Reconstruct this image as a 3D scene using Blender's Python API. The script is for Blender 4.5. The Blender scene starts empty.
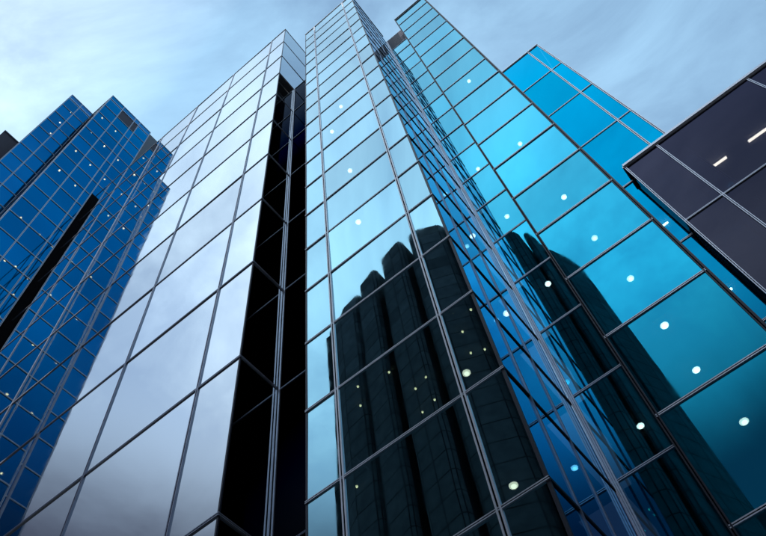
import bpy, math, random
from mathutils import Matrix, Vector
random.seed(7)

# ------------------------------------------------------------------ camera
# World axes follow the street grid: X runs along the fronts, Y runs into the block.
H = 3.8                      # storey height in metres
EYE = 1.6                    # camera height
F_PX, PITCH, ROLL, YAW = 751.49, 1.0907, -0.1998, -0.4977   # solved from the vanishing points
PW, PH = 766.0, 536.0
def _axes():
    cp, sp, cr, sr = math.cos(PITCH), math.sin(PITCH), math.cos(ROLL), math.sin(ROLL)
    fw = Vector((0, cp, sp)); rt = Vector((1, 0, 0)); up = Vector((0, -sp, cp))
    r = cr*rt + sr*up; u = -sr*rt + cr*up
    U = Vector((math.cos(YAW), math.sin(YAW), 0)); V = Vector((-math.sin(YAW), math.cos(YAW), 0))
    f = lambda a: Vector((a.dot(U), a.dot(V), a.z))
    return f(r), f(u), f(fw)
CR, CU, CF = _axes()
def ray(px, py):
    return CF + CR*((px-PW/2)/F_PX) - CU*((py-PH/2)/F_PX)

scene = bpy.context.scene
col = scene.collection
cam = bpy.data.cameras.new('camera'); cam_o = bpy.data.objects.new('camera', cam); col.objects.link(cam_o)
cam.sensor_width = 36.0; cam.lens = F_PX/PW*36.0; cam.clip_end = 5000
M = Matrix((( CR.x, CU.x, -CF.x, 0), (CR.y, CU.y, -CF.y, 0), (CR.z, CU.z, -CF.z, EYE), (0, 0, 0, 1)))
cam_o.matrix_world = M
scene.camera = cam_o

# ------------------------------------------------------------------ sky, sun, exposure
SUN_EL, SUN_AZ = math.radians(31), math.radians(196)      # azimuth clockwise from +Y
w = bpy.data.worlds.new('World'); scene.world = w; w.use_nodes = True
nt = w.node_tree; nt.nodes.clear()
def N(t, **k):
    n = nt.nodes.new(t)
    for a, b in k.items(): setattr(n, a, b)
    return n
L = nt.links.new
sky = N('ShaderNodeTexSky', sky_type='NISHITA', sun_disc=False)
sky.sun_elevation = SUN_EL; sky.sun_rotation = SUN_AZ; sky.air_density = 1.0; sky.dust_density = 0.5; sky.ozone_density = 3.0
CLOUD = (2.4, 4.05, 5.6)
LOW_DARK = (0.42, 0.46, 0.72)  # tone of the dark layer added low in the sky
tc = N('ShaderNodeTexCoord')
# thin cloud sheet: the view direction is carried up to a flat layer so streaks spread naturally
sep = N('ShaderNodeSeparateXYZ'); L(tc.outputs['Generated'], sep.inputs[0])
zc = N('ShaderNodeMath', operation='MAXIMUM'); L(sep.outputs['Z'], zc.inputs[0]); zc.inputs[1].default_value = 0.08
dx = N('ShaderNodeMath', operation='DIVIDE'); L(sep.outputs['X'], dx.inputs[0]); L(zc.outputs[0], dx.inputs[1])
dy = N('ShaderNodeMath', operation='DIVIDE'); L(sep.outputs['Y'], dy.inputs[0]); L(zc.outputs[0], dy.inputs[1])
cmb = N('ShaderNodeCombineXYZ'); L(dx.outputs[0], cmb.inputs[0]); L(dy.outputs[0], cmb.inputs[1])
n1 = N('ShaderNodeTexNoise'); L(cmb.outputs[0], n1.inputs['Vector'])
n1.inputs['Scale'].default_value = 2.1; n1.inputs['Detail'].default_value = 8; n1.inputs['Roughness'].default_value = 0.6; n1.inputs['Distortion'].default_value = 0.8
r1 = N('ShaderNodeMapRange'); L(n1.outputs['Fac'], r1.inputs['Value'])
r1.inputs['From Min'].default_value = 0.34; r1.inputs['From Max'].default_value = 0.66; r1.inputs['To Min'].default_value = 0.34; r1.inputs['To Max'].default_value = 0.95
# slate layer added all round towards the horizon to darken the lower panes, ragged at its upper edge
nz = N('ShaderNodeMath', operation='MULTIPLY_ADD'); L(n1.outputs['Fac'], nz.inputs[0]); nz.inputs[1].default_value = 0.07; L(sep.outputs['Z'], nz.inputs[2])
low_dark = N('ShaderNodeMapRange', interpolation_type='SMOOTHSTEP'); L(nz.outputs[0], low_dark.inputs['Value'])
low_dark.inputs['From Min'].default_value = 0.68; low_dark.inputs['From Max'].default_value = 0.925
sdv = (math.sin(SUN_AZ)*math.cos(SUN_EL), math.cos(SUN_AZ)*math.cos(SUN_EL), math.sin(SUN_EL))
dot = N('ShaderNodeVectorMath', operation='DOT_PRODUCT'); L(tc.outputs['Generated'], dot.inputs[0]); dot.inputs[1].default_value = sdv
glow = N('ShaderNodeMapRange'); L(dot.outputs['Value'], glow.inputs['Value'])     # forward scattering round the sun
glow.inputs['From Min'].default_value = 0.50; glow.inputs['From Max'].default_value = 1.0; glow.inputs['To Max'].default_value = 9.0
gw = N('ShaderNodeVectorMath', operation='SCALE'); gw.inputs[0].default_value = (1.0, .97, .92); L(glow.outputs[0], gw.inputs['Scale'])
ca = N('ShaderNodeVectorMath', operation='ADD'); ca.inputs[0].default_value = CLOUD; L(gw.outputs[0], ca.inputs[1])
bc = N('ShaderNodeMix', data_type='RGBA'); L(low_dark.outputs[0], bc.inputs['Factor']); bc.inputs['A'].default_value = (*LOW_DARK, 1); L(ca.outputs[0], bc.inputs['B'])
inv = N('ShaderNodeMath', operation='SUBTRACT'); inv.inputs[0].default_value = 1.0; L(low_dark.outputs[0], inv.inputs[1])
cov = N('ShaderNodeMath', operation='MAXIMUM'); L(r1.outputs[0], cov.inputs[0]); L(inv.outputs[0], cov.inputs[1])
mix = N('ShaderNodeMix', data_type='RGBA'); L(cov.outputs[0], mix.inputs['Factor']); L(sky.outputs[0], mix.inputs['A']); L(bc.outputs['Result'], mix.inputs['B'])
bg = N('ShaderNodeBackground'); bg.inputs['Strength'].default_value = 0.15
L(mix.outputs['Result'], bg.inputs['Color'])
wo = N('ShaderNodeOutputWorld'); L(bg.outputs[0], wo.inputs['Surface'])

sun = bpy.data.lights.new('sun', 'SUN'); sun.energy = 2.0; sun.angle = math.radians(0.5); sun.color = (1.0, 0.95, 0.88)
sun_o = bpy.data.objects.new('sun', sun); col.objects.link(sun_o)
sd = Vector((math.sin(SUN_AZ)*math.cos(SUN_EL), math.cos(SUN_AZ)*math.cos(SUN_EL), math.sin(SUN_EL)))
sun_o.rotation_euler = (-sd).to_track_quat('-Z', 'Y').to_euler(); sun_o.location = (0, -60, 140)

vs = scene.view_settings
vs.view_transform = 'Standard'; vs.look = 'None'; vs.exposure = 0.40; vs.gamma = 1.0; vs.use_curve_mapping = False
scene.render.resolution_x, scene.render.resolution_y = 1024, 717
scene.cycles.max_bounces = 14; scene.cycles.glossy_bounces = 10; scene.cycles.transparent_max_bounces = 16; scene.cycles.diffuse_bounces = 2
scene.cycles.caustics_reflective = False; scene.cycles.caustics_refractive = False

# ------------------------------------------------------------------ materials
def mat(name):
    m = bpy.data.materials.new(name); m.use_nodes = True; t = m.node_tree
    return m, t, t.nodes, t.links, t.nodes.get('Principled BSDF'), t.nodes.get('Material Output')
def glass(name, f0, edge, thru, share, wave=0.0016):
    """coated glass: a mirror film that whitens at grazing angles, letting a share of the light through"""
    m, t, n, l, p, o = mat(name)
    p.inputs['Metallic'].default_value = 1.0; p.inputs['Roughness'].default_value = 0.012
    p.inputs['Specular Tint'].default_value = (*edge, 1)
    info = n.new('ShaderNodeObjectInfo'); co = n.new('ShaderNodeTexCoord')
    # every pane comes from its own batch: tint varies a little
    mr = n.new('ShaderNodeMapRange'); l.new(info.outputs['Random'], mr.inputs['Value']); mr.inputs['To Min'].default_value = 0.82; mr.inputs['To Max'].default_value = 1.10
    hsv = n.new('ShaderNodeHueSaturation'); hsv.inputs['Color'].default_value = (*f0, 1); l.new(mr.outputs[0], hsv.inputs['Value'])
    l.new(hsv.outputs[0], p.inputs['Base Color'])
    geo = n.new('ShaderNodeNewGeometry')
    nz = n.new('ShaderNodeTexNoise'); nz.inputs['Scale'].default_value = 0.45; nz.inputs['Detail'].default_value = 1.5
    l.new(geo.outputs['Position'], nz.inputs['Vector'])
    bp = n.new('ShaderNodeBump'); bp.inputs['Strength'].default_value = 1.0; bp.inputs['Distance'].default_value = wave
    l.new(nz.outputs['Fac'], bp.inputs['Height']); l.new(bp.outputs[0], p.inputs['Normal'])
    # faint dust
    dz = n.new('ShaderNodeTexNoise'); dz.inputs['Scale'].default_value = 1.3; dz.inputs['Detail'].default_value = 6; l.new(geo.outputs['Position'], dz.inputs['Vector'])
    dr = n.new('ShaderNodeMapRange'); l.new(dz.outputs['Fac'], dr.inputs['Value']); dr.inputs['From Min'].default_value = 0.35; dr.inputs['From Max'].default_value = 0.8
    dr.inputs['To Min'].default_value = 0.006; dr.inputs['To Max'].default_value = 0.05; l.new(dr.outputs[0], p.inputs['Roughness'])
    tr = n.new('ShaderNodeBsdfTransparent'); tr.inputs['Color'].default_value = (*thru, 1)
    mx = n.new('ShaderNodeMixShader'); mx.inputs[0].default_value = share
    l.new(tr.outputs[0], mx.inputs[1]); l.new(p.outputs[0], mx.inputs[2]); l.new(mx.outputs[0], o.inputs['Surface'])
    return m
def clear_edge():
    m, t, n, l, p, o = mat('pane_back'); tr = n.new('ShaderNodeBsdfTransparent'); tr.inputs['Color'].default_value = (.9, .95, .97, 1)
    l.new(tr.outputs[0], o.inputs['Surface']); return m
def solid(name, c, rough=0.5, metal=0.0, var=0.25, scale=1.5):
    m, t, n, l, p, o = mat(name)
    p.inputs['Roughness'].default_value = rough; p.inputs['Metallic'].default_value = metal
    geo = n.new('ShaderNodeNewGeometry'); nz = n.new('ShaderNodeTexNoise'); nz.inputs['Scale'].default_value = scale; nz.inputs['Detail'].default_value = 5
    l.new(geo.outputs['Position'], nz.inputs['Vector'])
    cr = n.new('ShaderNodeValToRGB'); l.new(nz.outputs['Fac'], cr.inputs[0])
    cr.color_ramp.elements[0].position = .3; cr.color_ramp.elements[1].position = .7
    cr.color_ramp.elements[0].color = (*[x*(1-var) for x in c], 1); cr.color_ramp.elements[1].color = (*[x*(1+var) for x in c], 1)
    l.new(cr.outputs[0], p.inputs['Base Color']); return m
def emit(name, c, s):
    m, t, n, l, p, o = mat(name); e = n.new('ShaderNodeEmission'); e.inputs[0].default_value = (*c, 1); e.inputs[1].default_value = s
    l.new(e.outputs[0], o.inputs['Surface']); return m
def stone(name, c):
    m, t, n, l, p, o = mat(name); p.inputs['Roughness'].default_value = .85
    geo = n.new('ShaderNodeNewGeometry'); info = n.new('ShaderNodeObjectInfo')
    a = n.new('ShaderNodeTexNoise'); a.inputs['Scale'].default_value = .8; a.inputs['Detail'].default_value = 8; l.new(geo.outputs['Position'], a.inputs['Vector'])
    cr = n.new('ShaderNodeValToRGB'); l.new(a.outputs['Fac'], cr.inputs[0])
    cr.color_ramp.elements[0].position = .3; cr.color_ramp.elements[1].position = .75
    cr.color_ramp.elements[0].color = (*[x*.7 for x in c], 1); cr.color_ramp.elements[1].color = (*[x*1.2 for x in c], 1)
    mr = n.new('ShaderNodeMapRange'); l.new(info.outputs['Random'], mr.inputs['Value']); mr.inputs['To Min'].default_value = .55; mr.inputs['To Max'].default_value = 1.3
    hs = n.new('ShaderNodeHueSaturation'); l.new(cr.outputs[0], hs.inputs['Color']); l.new(mr.outputs[0], hs.inputs['Value']); l.new(hs.outputs[0], p.inputs['Base Color'])
    bp = n.new('ShaderNodeBump'); bp.inputs['Distance'].default_value = .01; bp.inputs['Strength'].default_value = .5; l.new(a.outputs['Fac'], bp.inputs['Height']); l.new(bp.outputs[0], p.inputs['Normal'])
    return m
G_BLUE  = glass('glass_deep_blue',  (0.003, 0.16, 0.40), (0.36, 0.80, 1.0), (.75, .75, .65), 0.86)
G_PALE  = glass('glass_silver',     (0.66, 0.74, 0.78),   (1.0, 1.0, 1.0), (.4, .5, .55), 0.96, .0016)
G_SKY   = glass('glass_light_blue', (0.30, 0.62, 0.74),   (0.98, 1.0, 1.0), (.5, .7, .8), 0.84)
G_CYAN  = glass('glass_cyan',       (0.012, 0.41, 0.60),  (0.85, 1.0, 1.0), (.45, .75, .85), 0.82)
G_AZURE = glass('glass_azure',      (0.003, 0.27, 0.48),  (0.45, 0.85, 1.0), (.4, .7, .85), 0.85)
G_PLUM  = glass('glass_smoked',     (0.055, 0.055, 0.074),(0.34, 0.36, 0.46), (.30, .28, .34), 0.80)
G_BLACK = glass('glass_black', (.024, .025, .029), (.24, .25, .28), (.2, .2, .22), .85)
G_COBALT = glass('glass_cobalt', (0.003, 0.24, 0.62), (0.45, 0.85, 1.0), (.4, .65, .85), 0.84)
BACK = clear_edge()
ALU   = solid('rail_aluminium', (.74, .77, .84), .42, .80, .10, 3)
SLATE = solid('rail_slate', (.36, .39, .47), .40, .70, .10, 3)
POST  = solid('post_pale_aluminium', (.88, .90, .95), .42, .70, .06, 3)
DARKR = solid('rail_dark', (.045, .047, .065), .45, .3, .15, 3)
BLACK = solid('gasket_black', (.010, .010, .012), .9)
BLACK.node_tree.nodes['Principled BSDF'].inputs['Specular IOR Level'].default_value = .08
CEIL  = solid('ceiling_tile', (.32, .33, .34), .8, 0, .06, 2)
CORE  = solid('core_wall', (.05, .05, .055), .8)
LOUV  = solid('louvre_plum', (.055, .045, .075), .55, .2, .2, 4)
CLAD  = solid('cladding_dark', (.035, .033, .045), .35, .2)
LAMPT = emit('lamp_tube', (1.0, .95, .68), 14)
STONE = stone('stone_grey_green', (.23, .245, .235))
STONE_J = solid('stone_joint', (.025, .027, .027), .9)
PAVE = stone('paving_stone', (.15, .145, .14)); ASPH = solid('asphalt', (.05, .05, .052), .9, 0, .2, 8)

# ------------------------------------------------------------------ mesh helpers
def link(name, me, parent=None):
    o = bpy.data.objects.new(name, me); col.objects.link(o)
    if parent: o.parent = parent
    return o
def tag(o, label, cat, group=None):
    o['label'] = label; o['category'] = cat
    if group: o['group'] = group
    return o
def thing(name, loc, label, cat, group=None):
    o = link(name, None); o.location = loc; return tag(o, label, cat, group)
def box_data(x0, x1, y0, y1, z0, z1):
    v = [(x, y, z) for z in (z0, z1) for y in (y0, y1) for x in (x0, x1)]
    f = [(0, 2, 3, 1), (4, 5, 7, 6), (0, 1, 5, 4), (2, 6, 7, 3), (0, 4, 6, 2), (1, 3, 7, 5)]
    return v, f
class MB:
    def __init__(s): s.v = []; s.f = []; s.m = []
    def box(s, x0, x1, y0, y1, z0, z1, mi=0):
        v, f = box_data(min(x0, x1), max(x0, x1), min(y0, y1), max(y0, y1), min(z0, z1), max(z0, z1)); b = len(s.v)
        s.v += v; s.f += [tuple(i+b for i in q) for q in f]; s.m += [mi]*6; return s
    def prism(s, pts, z0, z1, mi=0):          # pts counter-clockwise
        b = len(s.v); n = len(pts)
        s.v += [(x, y, z0) for x, y in pts] + [(x, y, z1) for x, y in pts]
        s.f += [tuple(b+i for i in range(n-1, -1, -1)), tuple(b+n+i for i in range(n))]
        s.f += [(b+i, b+(i+1) % n, b+n+(i+1) % n, b+n+i) for i in range(n)]; s.m += [mi]*(n+2); return s
    def mesh(s, name, mats):
        me = bpy.data.meshes.new(name); me.from_pydata(s.v, [], s.f)
        for m in mats: me.materials.append(m)
        me.polygons.foreach_set('material_index', s.m); me.update(); return me
    def build(s, name, mats, parent=None, at=None):
        if at is None and parent is not None: at = parent.location
        if at is not None: s.v = [(x-at[0], y-at[1], z-at[2]) for x, y, z in s.v]
        return link(name, s.mesh(name, mats), parent)

# unit pane: local X across, Z up, Y into the building; the front (-Y) face carries the coating
_pane = {}
def pane_mesh(gm):
    if gm.name not in _pane:
        b = MB().box(-.5, .5, 0, 1, -.5, .5); b.m = [1, 1, 0, 1, 1, 1]
        _pane[gm.name] = b.mesh('pane_'+gm.name, [gm, BACK])
    return _pane[gm.name]
# rail profiles: two raised fins with a black groove between them, length 1 along local X (or Z for a mullion)
_rail = {}
def rail_mesh(m, vertical):
    k = (m.name, vertical)
    if k not in _rail:
        b = MB()
        for a0, a1, d, mi in ((-.5, -.16, 1.0, 0), (-.16, .16, .55, 1), (.16, .5, 1.0, 0)):
            if vertical: b.box(a0, a1, -d, .6, -.5, .5, mi)
            else: b.box(-.5, .5, -d, .6, a0, a1, mi)
        _rail[k] = b.mesh('rail_'+m.name+('_v' if vertical else '_h'), [m, BLACK])
    return _rail[k]

Z = lambda zr: EYE + zr*H
GROUND = -EYE/H
def levels(top, step, low=0.4):
    out = [top]
    while out[-1]-step > low: out.append(out[-1]-step)
    return out + [GROUND]

def put(name, me, parent, p, rz, sc, tilt=0.0):
    o = link(name, me, parent); o.location = Vector(p) - parent.location
    o.rotation_euler = (random.gauss(0, tilt), 0, rz + random.gauss(0, tilt)); o.scale = sc
    return o
def facade(t, face, c, spans, zs, gm, rm=ALU, mm=ALU, rw=.12, mw=.13, dep=.07, tilt=.0020, ends=(True, True), special=None, top_rail=True):
    """one glazed face. face '-v': front at Y=c looking to -Y; '+u' / '-u': side at X=c. spans: positions along it (storey units)"""
    rz = {'-v': 0.0, '+u': math.pi/2, '-u': -math.pi/2}[face]
    P = (lambda a, off, z: (a*H, c*H+off, Z(z))) if face == '-v' else ((lambda a, off, z: (c*H-off, a*H, Z(z))) if face == '+u' else (lambda a, off, z: (c*H+off, a*H, Z(z))))
    for i in range(len(spans)-1):
        a0, a1 = spans[i], spans[i+1]
        for j in range(len(zs)-1):
            z1, z0 = zs[j], zs[j+1]
            g, nm = gm, 'pane'
            if special:
                q = special(i, j)
                if q == 'skip': continue
                if q: g, nm = q
            put(nm, pane_mesh(g), t, P((a0+a1)/2, 0, (z0+z1)/2), rz, ((a1-a0)*H-.03, .03, (z1-z0)*H-.03), tilt)
    a0, a1 = spans[0], spans[-1]
    for j, z in enumerate(zs[:-1]):
        if j == 0 and not top_rail: continue
        put('transom', rail_mesh(rm, False), t, P((a0+a1)/2, 0, z), rz, ((a1-a0)*H+.05, dep, rw))
    for i, a in enumerate(spans):
        if (i == 0 and not ends[0]) or (i == len(spans)-1 and not ends[1]): continue
        put('mullion', rail_mesh(mm, True), t, P(a, -.004, (zs[0]+zs[-1])/2), rz, (mw, dep, (zs[0]-zs[-1])*H))
def slabs(t, x0, x1, y0, y1, zs, drop=.16, th=.30):
    """ceiling and floor build-up behind each transom; extents in storey units"""
    for z in zs[:-1]:
        MB().box(x0*H, x1*H, y0*H, y1*H, Z(z)-th-.12, Z(z)-.12+0.0).build('floor_slab', [CEIL], t)
def core(t, x0, x1, y0, y1, ztop):
    MB().box(x0*H, x1*H, y0*H, y1*H, 0, Z(ztop)).build('core', [CORE], t)
def coping(t, face, c, a0, a1, z, h=.16, out=.10, m=ALU):
    b = MB()
    if face == '-v': b.box(a0*H-.05, a1*H+.05, c*H-out, c*H+.5, Z(z)+.03, Z(z)+.03+h)
    elif face == '+u': b.box(c*H-.5, c*H+out, a0*H-.05, a1*H+.05, Z(z)+.034, Z(z)+.026+h)
    else: b.box(c*H-out, c*H+.5, a0*H-.05, a1*H+.05, Z(z)+.034, Z(z)+.026+h)
    b.build('coping', [m], t)

# lamps seen on the ceilings through the glass
def disc(b, r, z0, z1, mi, n=14):
    b.prism([(r*math.cos(6.2832*i/n), r*math.sin(6.2832*i/n)) for i in range(n)], z0, z1, mi)
def lamp_meshes(name, c, e, r):
    """a shallow reflector dish in a trim ring, and the brighter bulb inside it"""
    a = MB(); disc(a, r, -.02, .03, 0); disc(a, 1.16*r, .0, .05, 1)
    b = MB(); disc(b, .62*r, -.045, -.022, 0)
    return a.mesh(name, [emit(name+'_dish', c, e*.55), ALU]), b.mesh(name+'_bulb', [emit(name+'_bulb', c, e)])
DLS = [lamp_meshes('downlight_%d' % k, c, e, .122) for k, (c, e) in enumerate((((1, .95, .78), 12), ((1, .93, .70), 9), ((1, .97, .86), 15), ((1, .88, .58), 8)))]
DL = 'any'
DLY = lamp_meshes('spot_lamp', (1, .86, .42), 6, .035)
TUBE = MB().box(-.62, .62, -.07, .07, -.06, 0, 0).box(-.66, .66, -.1, .1, 0, .05, 1).mesh('tube_light', [LAMPT, ALU])
def lamp_at(t, px, py, face, c, zs, me=DL, name='downlight', rz=0.0):
    """a pixel gives the direction; the lamp hangs on the first ceiling that direction meets behind the glass"""
    d = ray(px, py)
    k = (c/d.y) if face == '-v' else (c/d.x)
    zf = d.z*k
    for z in reversed(zs[:-1]):
        zc_ = z - .42/H - .05/H
        if zc_ > zf + .02:
            q = zc_/d.z
            me = random.choice(DLS) if me == 'any' else me
            o = link(name, me[0] if isinstance(me, tuple) else me, t); o.location = Vector((d.x*q*H, d.y*q*H, Z(zc_))) - t.location; o.rotation_euler = (0, 0, rz)
            if isinstance(me, tuple): link('bulb', me[1], o)
            return o

# ------------------------------------------------------------------ ground, road, pavements
g = MB().box(-600, 600, -600, 600, -.5, -.16).build('ground', [ASPH]); g['kind'] = 'structure'
rd = MB().box(-400, 400, -4.4*H, -.3*H, -.158, -.13).build('road', [ASPH]); rd['kind'] = 'structure'
pv = MB().box(-400, 400, -.3*H, 40*H, -.157, 0).build('pavement', [PAVE]); pv['kind'] = 'structure'
pv2 = MB().box(-400, 400, -40*H, -4.4*H, -.156, -.002).build('pavement', [PAVE]); pv2['kind'] = 'structure'

# ------------------------------------------------------------------ tower B: long pale slab
VB, UB = 2.5885, -3.09
UA = -11.5
zB = levels(24.015, 2.0)
B = thing('glass_tower', (UB*H, VB*H, 0), 'long pale silver glass slab mirroring white sky, with a black glazed side in the recess', 'building')
spB = [UA, -9.94, -8.37, -6.80, -5.22, -3.64, UB]
facade(B, '-v', VB, spB, zB, G_PALE, SLATE, SLATE, .11, .13, .045, tilt=.0013, ends=(False, False))
MB().box(UB*H-.05, UB*H+.012, VB*H-.012, VB*H+.05, 0, Z(24.0)).build('corner_trim', [DARKR], B)
facade(B, '+u', UB, [VB, 3.85, 5.1], zB, G_PALE, ALU, ALU, .10, .13, .04, ends=(False, True))
slabs(B, UA+.1, UB-.04, VB+.04, VB+2.4, zB)
core(B, UA+.1, UB-1.3, VB+1.2, VB+2.4, 22.0)
coping(B, '-v', VB, UA, UB, 24.015, .05, .04); coping(B, '+u', UB, VB, 5.1, 24.015, .05, .04)

# ------------------------------------------------------------------ tower C: middle tower
VC, UC0, UC1 = 2.8244, -2.478, -.828
VDS = 4.2447
zC = levels(21.8617, 1.0)
C = thing('glass_tower', ((UC0+UC1)/2*H, VC*H, 0), 'tall light blue glass tower mirroring a dark stone building in its lower panes', 'building')
facade(C, '-v', VC, [UC0, -2.155, -1.14, UC1], zC, G_SKY, ALU, POST, .09, .14, .04, ends=(False, False))
MB().box(UC1*H-.07, UC1*H+.012, VC*H-.012, VC*H+.06, 0, Z(21.85)).build('corner_trim', [DARKR], C)
MB().box(UC0*H-.02, UC0*H+.05, VC*H-.012, VC*H+.045, 0, Z(21.85)).build('corner_trim', [DARKR], C)
facade(C, '+u', UC1, [VC, 3.13, 3.625, VDS], zC, G_COBALT, DARKR, SLATE, .085, .075, .035, ends=(False, False))
VR = 3.10
zR = levels(17.96, 2.0)
facade(C, '-u', UC0, [VC+.02, VR], zC, G_BLACK, SLATE, SLATE, .09, .1, .03, ends=(False, False))
MB().box(UC0*H+.06, UC0*H+.16, VC*H+.06, VR*H-.01, 0, Z(21.8)).build('side_wall', [CLAD], C)
facade(C, '-v', VR, [UB+.02, UC0+.02], zR, G_BLACK, SLATE, ALU, .07, .2, .05, ends=(True, False))
MB().box(UB*H+.05, UC0*H+.1, VR*H+.06, VR*H+1.2, 0, Z(17.9)).build('recess_wall', [CLAD], C)
slabs(C, UC0+.06, UC1-.04, VC+.04, VDS-.05, zC)
core(C, UC0+.06, UC1-.75, VC+.9, VDS+.2, 21.5)
coping(C, '-v', VC, UC0, UC1, 21.8617, .07, .06); coping(C, '+u', UC1, VC, VDS, 21.8617, .06, .05)

# ------------------------------------------------------------------ tower D: cyan tower with recessed strip
VDW, UD0, UD1 = 3.923, -.273, .647
zD = levels(18.9185, 1.0)
zDW = [20.75, 19.9185] + zD
zDS = [20.9, 19.66] + zD
D = thing('glass_tower', (UD0*H, VDW*H, 0), 'bright cyan glass tower with round ceiling lamps and projecting wide panes', 'building')
facade(D, '-v', VDW, [UD0, UD1], zDW, G_CYAN, ALU, DARKR, .10, .11, .045)
facade(D, '-u', UD0, [VDW+.02, VDS], zDW, G_AZURE, DARKR, DARKR, .10, .10, .04, ends=(False, False))
facade(D, '-v', VDS, [UC1, UD0], zDS, G_CYAN, ALU, ALU, .095, .1, .04, ends=(False, False),
       special=lambda i, j: 'skip' if j == 0 else None)
lv = MB()
for k in range(9):
    z0 = Z(19.72)+k*.5; lv.box(UC1*H+.02, UD0*H, VDS*H-.02, VDS*H+.10, z0, z0+.40)
lv.box(UC1*H+.02, UD0*H, VDS*H+.10, VDS*H+.2, Z(19.68), Z(20.9)); lv.build('louvre', [LOUV], D)
# corner post where the strip meets the middle tower
MB().box(UC1*H+.03, UC1*H+.07, VDS*H-.06, VDS*H-.01, 0, Z(20.9)).box(UC1*H+.09, UC1*H+.13, VDS*H-.075, VDS*H-.01, 0, Z(20.9)).box(UC1*H+.15, UC1*H+.19, VDS*H-.06, VDS*H-.01, 0, Z(20.9)).box(UC1*H+.025, UC1*H+.195, VDS*H-.035, VDS*H-.008, 0, Z(20.88), 1).build('corner_post', [POST, SLATE], D)
MB().box(UD1*H-.02, UD1*H+.1, VDW*H+.05, 6.1*H, 0, Z(20.7)).build('side_wall', [CLAD], D)
slabs(D, UD0+.03, UD1-.03, VDW+.04, 6.0, zDW)
slabs(D, UC1+.05, UD0-.02, VDS+.06, 6.0, zDS[1:])
core(D, UC1+.05, UD1-.05, VDW+1.6, 6.1, 20.6)
coping(D, '-v', VDW, UD0, UD1, 20.75, .12, .12, DARKR)

# ------------------------------------------------------------------ tower E: azure tower set back
VE, UE1 = 6.196, 2.105
zE = levels(18.5269, 2.0)
E_ = thing('glass_tower', (1.0*H, VE*H, 0), 'plain azure glass tower set back between the cyan tower and the smoked building', 'building')
facade(E_, '-v', VE, [-1.0, .35, 1.828, UE1], zE, G_AZURE, ALU, POST, .12, .14, .05)
MB().box(UE1*H-.02, UE1*H+.1, VE*H+.05, 9*H, 0, Z(18.5)).build('side_wall', [CLAD], E_)
slabs(E_, -1.0, UE1-.03, VE+.04, 8.4, zE)
core(E_, -1.0, UE1-.04, VE+1.4, 9, 18.3)
coping(E_, '-v', VE, -1.0, UE1, 18.5269, .14, .10, POST)

# ------------------------------------------------------------------ building F: smoked glass
KF = 5.98/5.8
VF, UF0 = 5.8*KF, 1.22*KF
ZF = 10.29*KF
zF = levels(ZF, 2.0*KF)
F_ = thing('glass_building', (UF0*H, VF*H, 0), 'low smoked plum glass building with tube lights inside and grey roof coping', 'building')
facade(F_, '-v', VF, [UF0, 1.76*KF, 3.27*KF, 4.78*KF, 6.29*KF], zF, G_PLUM, ALU, ALU, .10, .12, .06)
facade(F_, '-u', UF0, [VF, VE], zF, G_BLACK, DARKR, DARKR, .1, .12, .05, ends=(False, False))
slabs(F_, UF0+.03, 6.29, VF+.04, 9.0, zF)
core(F_, UF0+1.5, 6.29, VF+2.2, 9.0, 10.2)
coping(F_, '-v', VF, UF0, 6.29, ZF, .22, .16, POST); coping(F_, '-u', UF0, VF, VE, ZF, .2, .12, POST)

# ------------------------------------------------------------------ tower A: deep blue, set square to B
UW = -12.74
zA = [32.3] + levels(31.84, 1.0)
A = thing('glass_tower', (UA*H, .9*H, 0), 'deep blue glass tower with louvre panels at its roof, square to the pale slab', 'building')
spA = [.90, 1.54, 2.18, 2.42]
def spcA(i, j):
    if j == 1 and i in (1, 2): return (LOUVG, 'louvre_panel')
LOUVG = LOUV
facade(A, '+u', UA, spA, zA, G_BLUE, ALU, ALU, .12, .13, .06, special=spcA)
zAu = [z for z in zA if z > 24.3] + [24.05]
facade(A, '+u', UA, [2.42, 3.0], zAu, G_BLUE, ALU, ALU, .12, .13, .06, ends=(False, True))
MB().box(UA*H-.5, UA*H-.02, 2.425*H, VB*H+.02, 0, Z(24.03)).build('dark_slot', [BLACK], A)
facade(A, '+u', UW, [-.18, .36, .90], zA, G_BLUE, ALU, ALU, .12, .13, .06)
facade(A, '-v', .90, [UW, UA], zA, G_PLUM, DARKR, DARKR, .1, .1, .05, ends=(False, False))
slabs(A, UA-1.2, UA-.03, .94, 3.0, zA[1:])
slabs(A, UW-1.2, UW-.03, -.18, .9, zA[1:])
core(A, UA-4, UA-1.15, .94, 4.6, 31.5); core(A, UW-4, UW-1.15, -.14, .9, 31.5)
MB().box(UA*H-4.0, UA*H-.1, 3.0*H, 4.6*H, 0, Z(32.2)).build('rear_wall', [CLAD], A)
coping(A, '+u', UA, .9, 3.0, 32.3, .06, .06); coping(A, '+u', UW, -.18, .9, 32.3, .06, .06)

# dark stair tower further along
S = thing('stair_tower', (-14.6*H, -.6*H, 0), 'dark clad stair tower standing behind the deep blue tower', 'building')
MB().box(-18*H, -14.4*H, -.85*H, -.09*H, 0, Z(29.0)).build('wall', [LOUV], S)
MB().box(-18*H, -14.38*H, -.86*H, -.08*H, Z(29.0)+.01, Z(29.0)+.3).build('coping', [CLAD], S)

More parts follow.
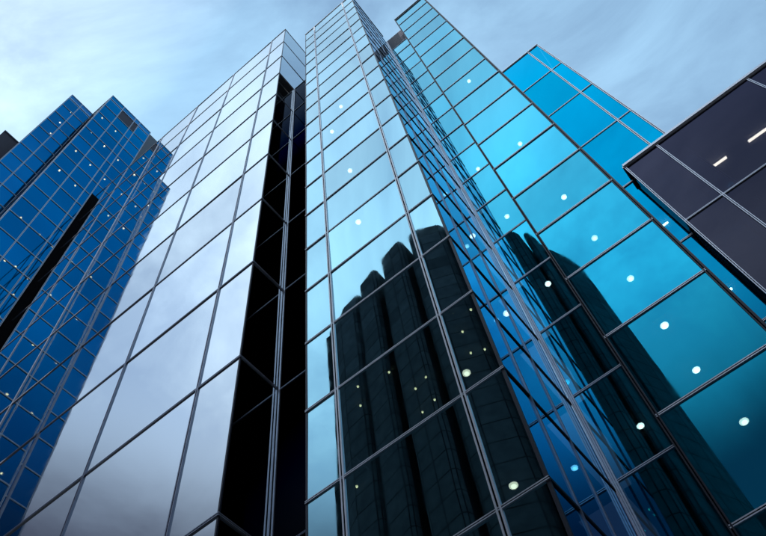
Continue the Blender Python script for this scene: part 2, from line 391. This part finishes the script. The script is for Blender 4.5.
# ------------------------------------------------------------------ stone building across the street (seen mirrored)
GTOP = 27.0
T_ = thing('stone_building', (-5.0*H, -6.2*H, 0), 'dark grey stone office block with staggered bays, mirrored in the light blue tower', 'building')
bays = [[(-10.5, -7.8), (-9.25, -7.1), (-8.35, -6.95)], [(-8.2, -6.8), (-7.1, -6.5)], [(-6.75, -6.4), (-5.5, -6.14)],
        [(-5.3, -6.35), (-4.64, -6.2), (-3.75, -6.6)], [(-3.5, -6.35), (-2.7, -6.2)], [(-2.5, -6.25), (-1.98, -6.27), (-1.69, -6.4)],
        [(-1.6, -6.7), (-1.4, -6.75), (-1.2, -7.5)], [(-1.1, -8.3), (-.49, -9.7)]]
ROWH = .72*H
slots = []
for bi, pl in enumerate(bays):
    (xa, ya), (xb, yb) = pl[0], pl[-1]                       # rounded ends in plan
    (xc, yc), (xd, yd) = pl[1], pl[-2]
    ia = min(.16/max(abs(xc-xa), .2), .4); ib = min(.16/max(abs(xd-xb), .2), .4)
    pl = [(xa, ya-.26), (xa+.05, ya-.10), (xa+(xc-xa)*ia, ya+(yc-ya)*ia)] + pl[1:-1] + [(xb+(xd-xb)*ib, yb+(yd-yb)*ib), (xb-.05, yb-.10), (xb, yb-.26)]
    zt = GTOP + random.uniform(-.12, .12)
    back = min(p[1] for p in pl) - 1.2
    MB().prism([(x*H, y*H) for x, y in [(pl[0][0], back), (pl[-1][0], back)] + pl[::-1]], 0, Z(zt)-.15).build('bay', [STONE_J], T_)
    for (x0, y0), (x1, y1) in zip(pl, pl[1:]):
        ln = math.hypot(x1-x0, y1-y0)*H; n = max(1, round(ln/(.55*H))); rz = math.atan2(y1-y0, x1-x0)
        for r in range(int((Z(zt))/ROWH)):
            for k in range(n):
                f = (k+.5)/n
                slots.append((r, ((x0+(x1-x0)*f)*H, (y0+(y1-y0)*f)*H, Z(zt)-ROWH*(r+.5)), ln/n, rz))
slots.sort(key=lambda q: q[0])
panel = MB().box(-.5, .5, -.04, .07, -.5, .5).mesh('stone_panel', [STONE])
rest = MB()
for i, (r, p, wd, rz) in enumerate(slots):
    if i < 300:
        o = link('stone_panel', panel, T_); o.location = Vector(p) - T_.location
        o.rotation_euler = (random.gauss(0, .003), 0, rz + random.gauss(0, .003)); o.scale = (wd-.12, 1, ROWH-.12)
    else:
        c_, s_ = math.cos(rz), math.sin(rz); h2 = (wd-.12)/2
        q = [(p[0]+a*c_-b*s_, p[1]+a*s_+b*c_) for a, b in ((-h2, -.04), (h2, -.04), (h2, .07), (-h2, .07))]
        rest.prism(q, p[2]-(ROWH-.12)/2, p[2]+(ROWH-.12)/2)
ch = rest.build('lower_stones', [STONE], T_); ch['kind'] = 'stuff'
MB().box(-10.3*H, -1.1*H, -12*H, -7.4*H, 0, Z(26.2)).build('rear_wall', [STONE_J], T_)
MB().box(-.47*H, 1.0*H, -9.5*H, -6.2*H, 0, Z(10.4)).build('low_wing', [STONE], T_)

# ------------------------------------------------------------------ ceiling lamps
for p in ((469, 81), (520, 143.7), (564, 197), (594.5, 238), (630.5, 278.5), (664.5, 325.5), (696.3, 370), (744, 421.6)):
    lamp_at(D, *p, '-v', VDW, zDW)
for p in ((478, 168.8), (507, 216.4), (548, 283.8), (640.5, 426)):
    lamp_at(D, *p, '-v', VDS, zDS[1:])
for p in ((341, 106.5), (350, 170.6), (358.3, 222), (466.5, 373), (513.5, 485.6), (332, 131.5)):
    lamp_at(C, *p, '-v', VC, zC)
for p in ((389, 372), (360.4, 405.4), (357.9, 386.4), (367.7, 474.2), (356.8, 486.3), (470.7, 309.5), (453.4, 314.3), (462.4, 331.5), (470.7, 352.8), (484.7, 349.2), (425.8, 377), (434.6, 399.6), (422.5, 412), (415.5, 388.5)):
    lamp_at(C, *p, '-v', VC, zC, DLY, 'spot_lamp')
for p in ((506.7, 313.4), (472.5, 236)):
    lamp_at(C, *p, '+u', UC1, zC)
AL = lamp_meshes('downlight_yellow', (1, .88, .50), 9, .12)
for p in ((102.2, 117.9), (90.9, 133), (75.9, 150.9), (104.2, 146.3), (90.3, 164.9), (59.3, 170.5), (104.6, 179.2), (115.6, 131.1), (118, 160), (75.2, 185.5), (20.9, 217.6), (39.6, 234.7), (15.5, 266.6), (36.3, 285), (10, 325.4), (90.5, 201), (58, 251), (26, 305), (57, 303.5), (76, 320), (33.5, 345), (55.5, 364), (6.6, 394), (30.8, 413), (1, 473)):
    o = lamp_at(A, *p, '+u', UA, zA, AL, 'downlight')
    y = o.location.y + A.location.y
    if y > VB*H: o.location.y = 2*VB*H - y - A.location.y      # seen mirrored in the pale slab
for p in ((70.9, 112), (60, 122.5), (50.7, 133.2)):
    lamp_at(A, *p, '+u', UW, zA)
lamp_at(F_, 717, 163.5, '-v', VF, zF, TUBE, 'tube_light'); lamp_at(F_, 758, 134.5, '-v', VF, zF, TUBE, 'tube_light')
for p in ((663.5, 225), (726.5, 291.5)): lamp_at(E_, *p, '-v', VE, zE, TUBE, 'tube_light').scale = (.5, .8, 1)
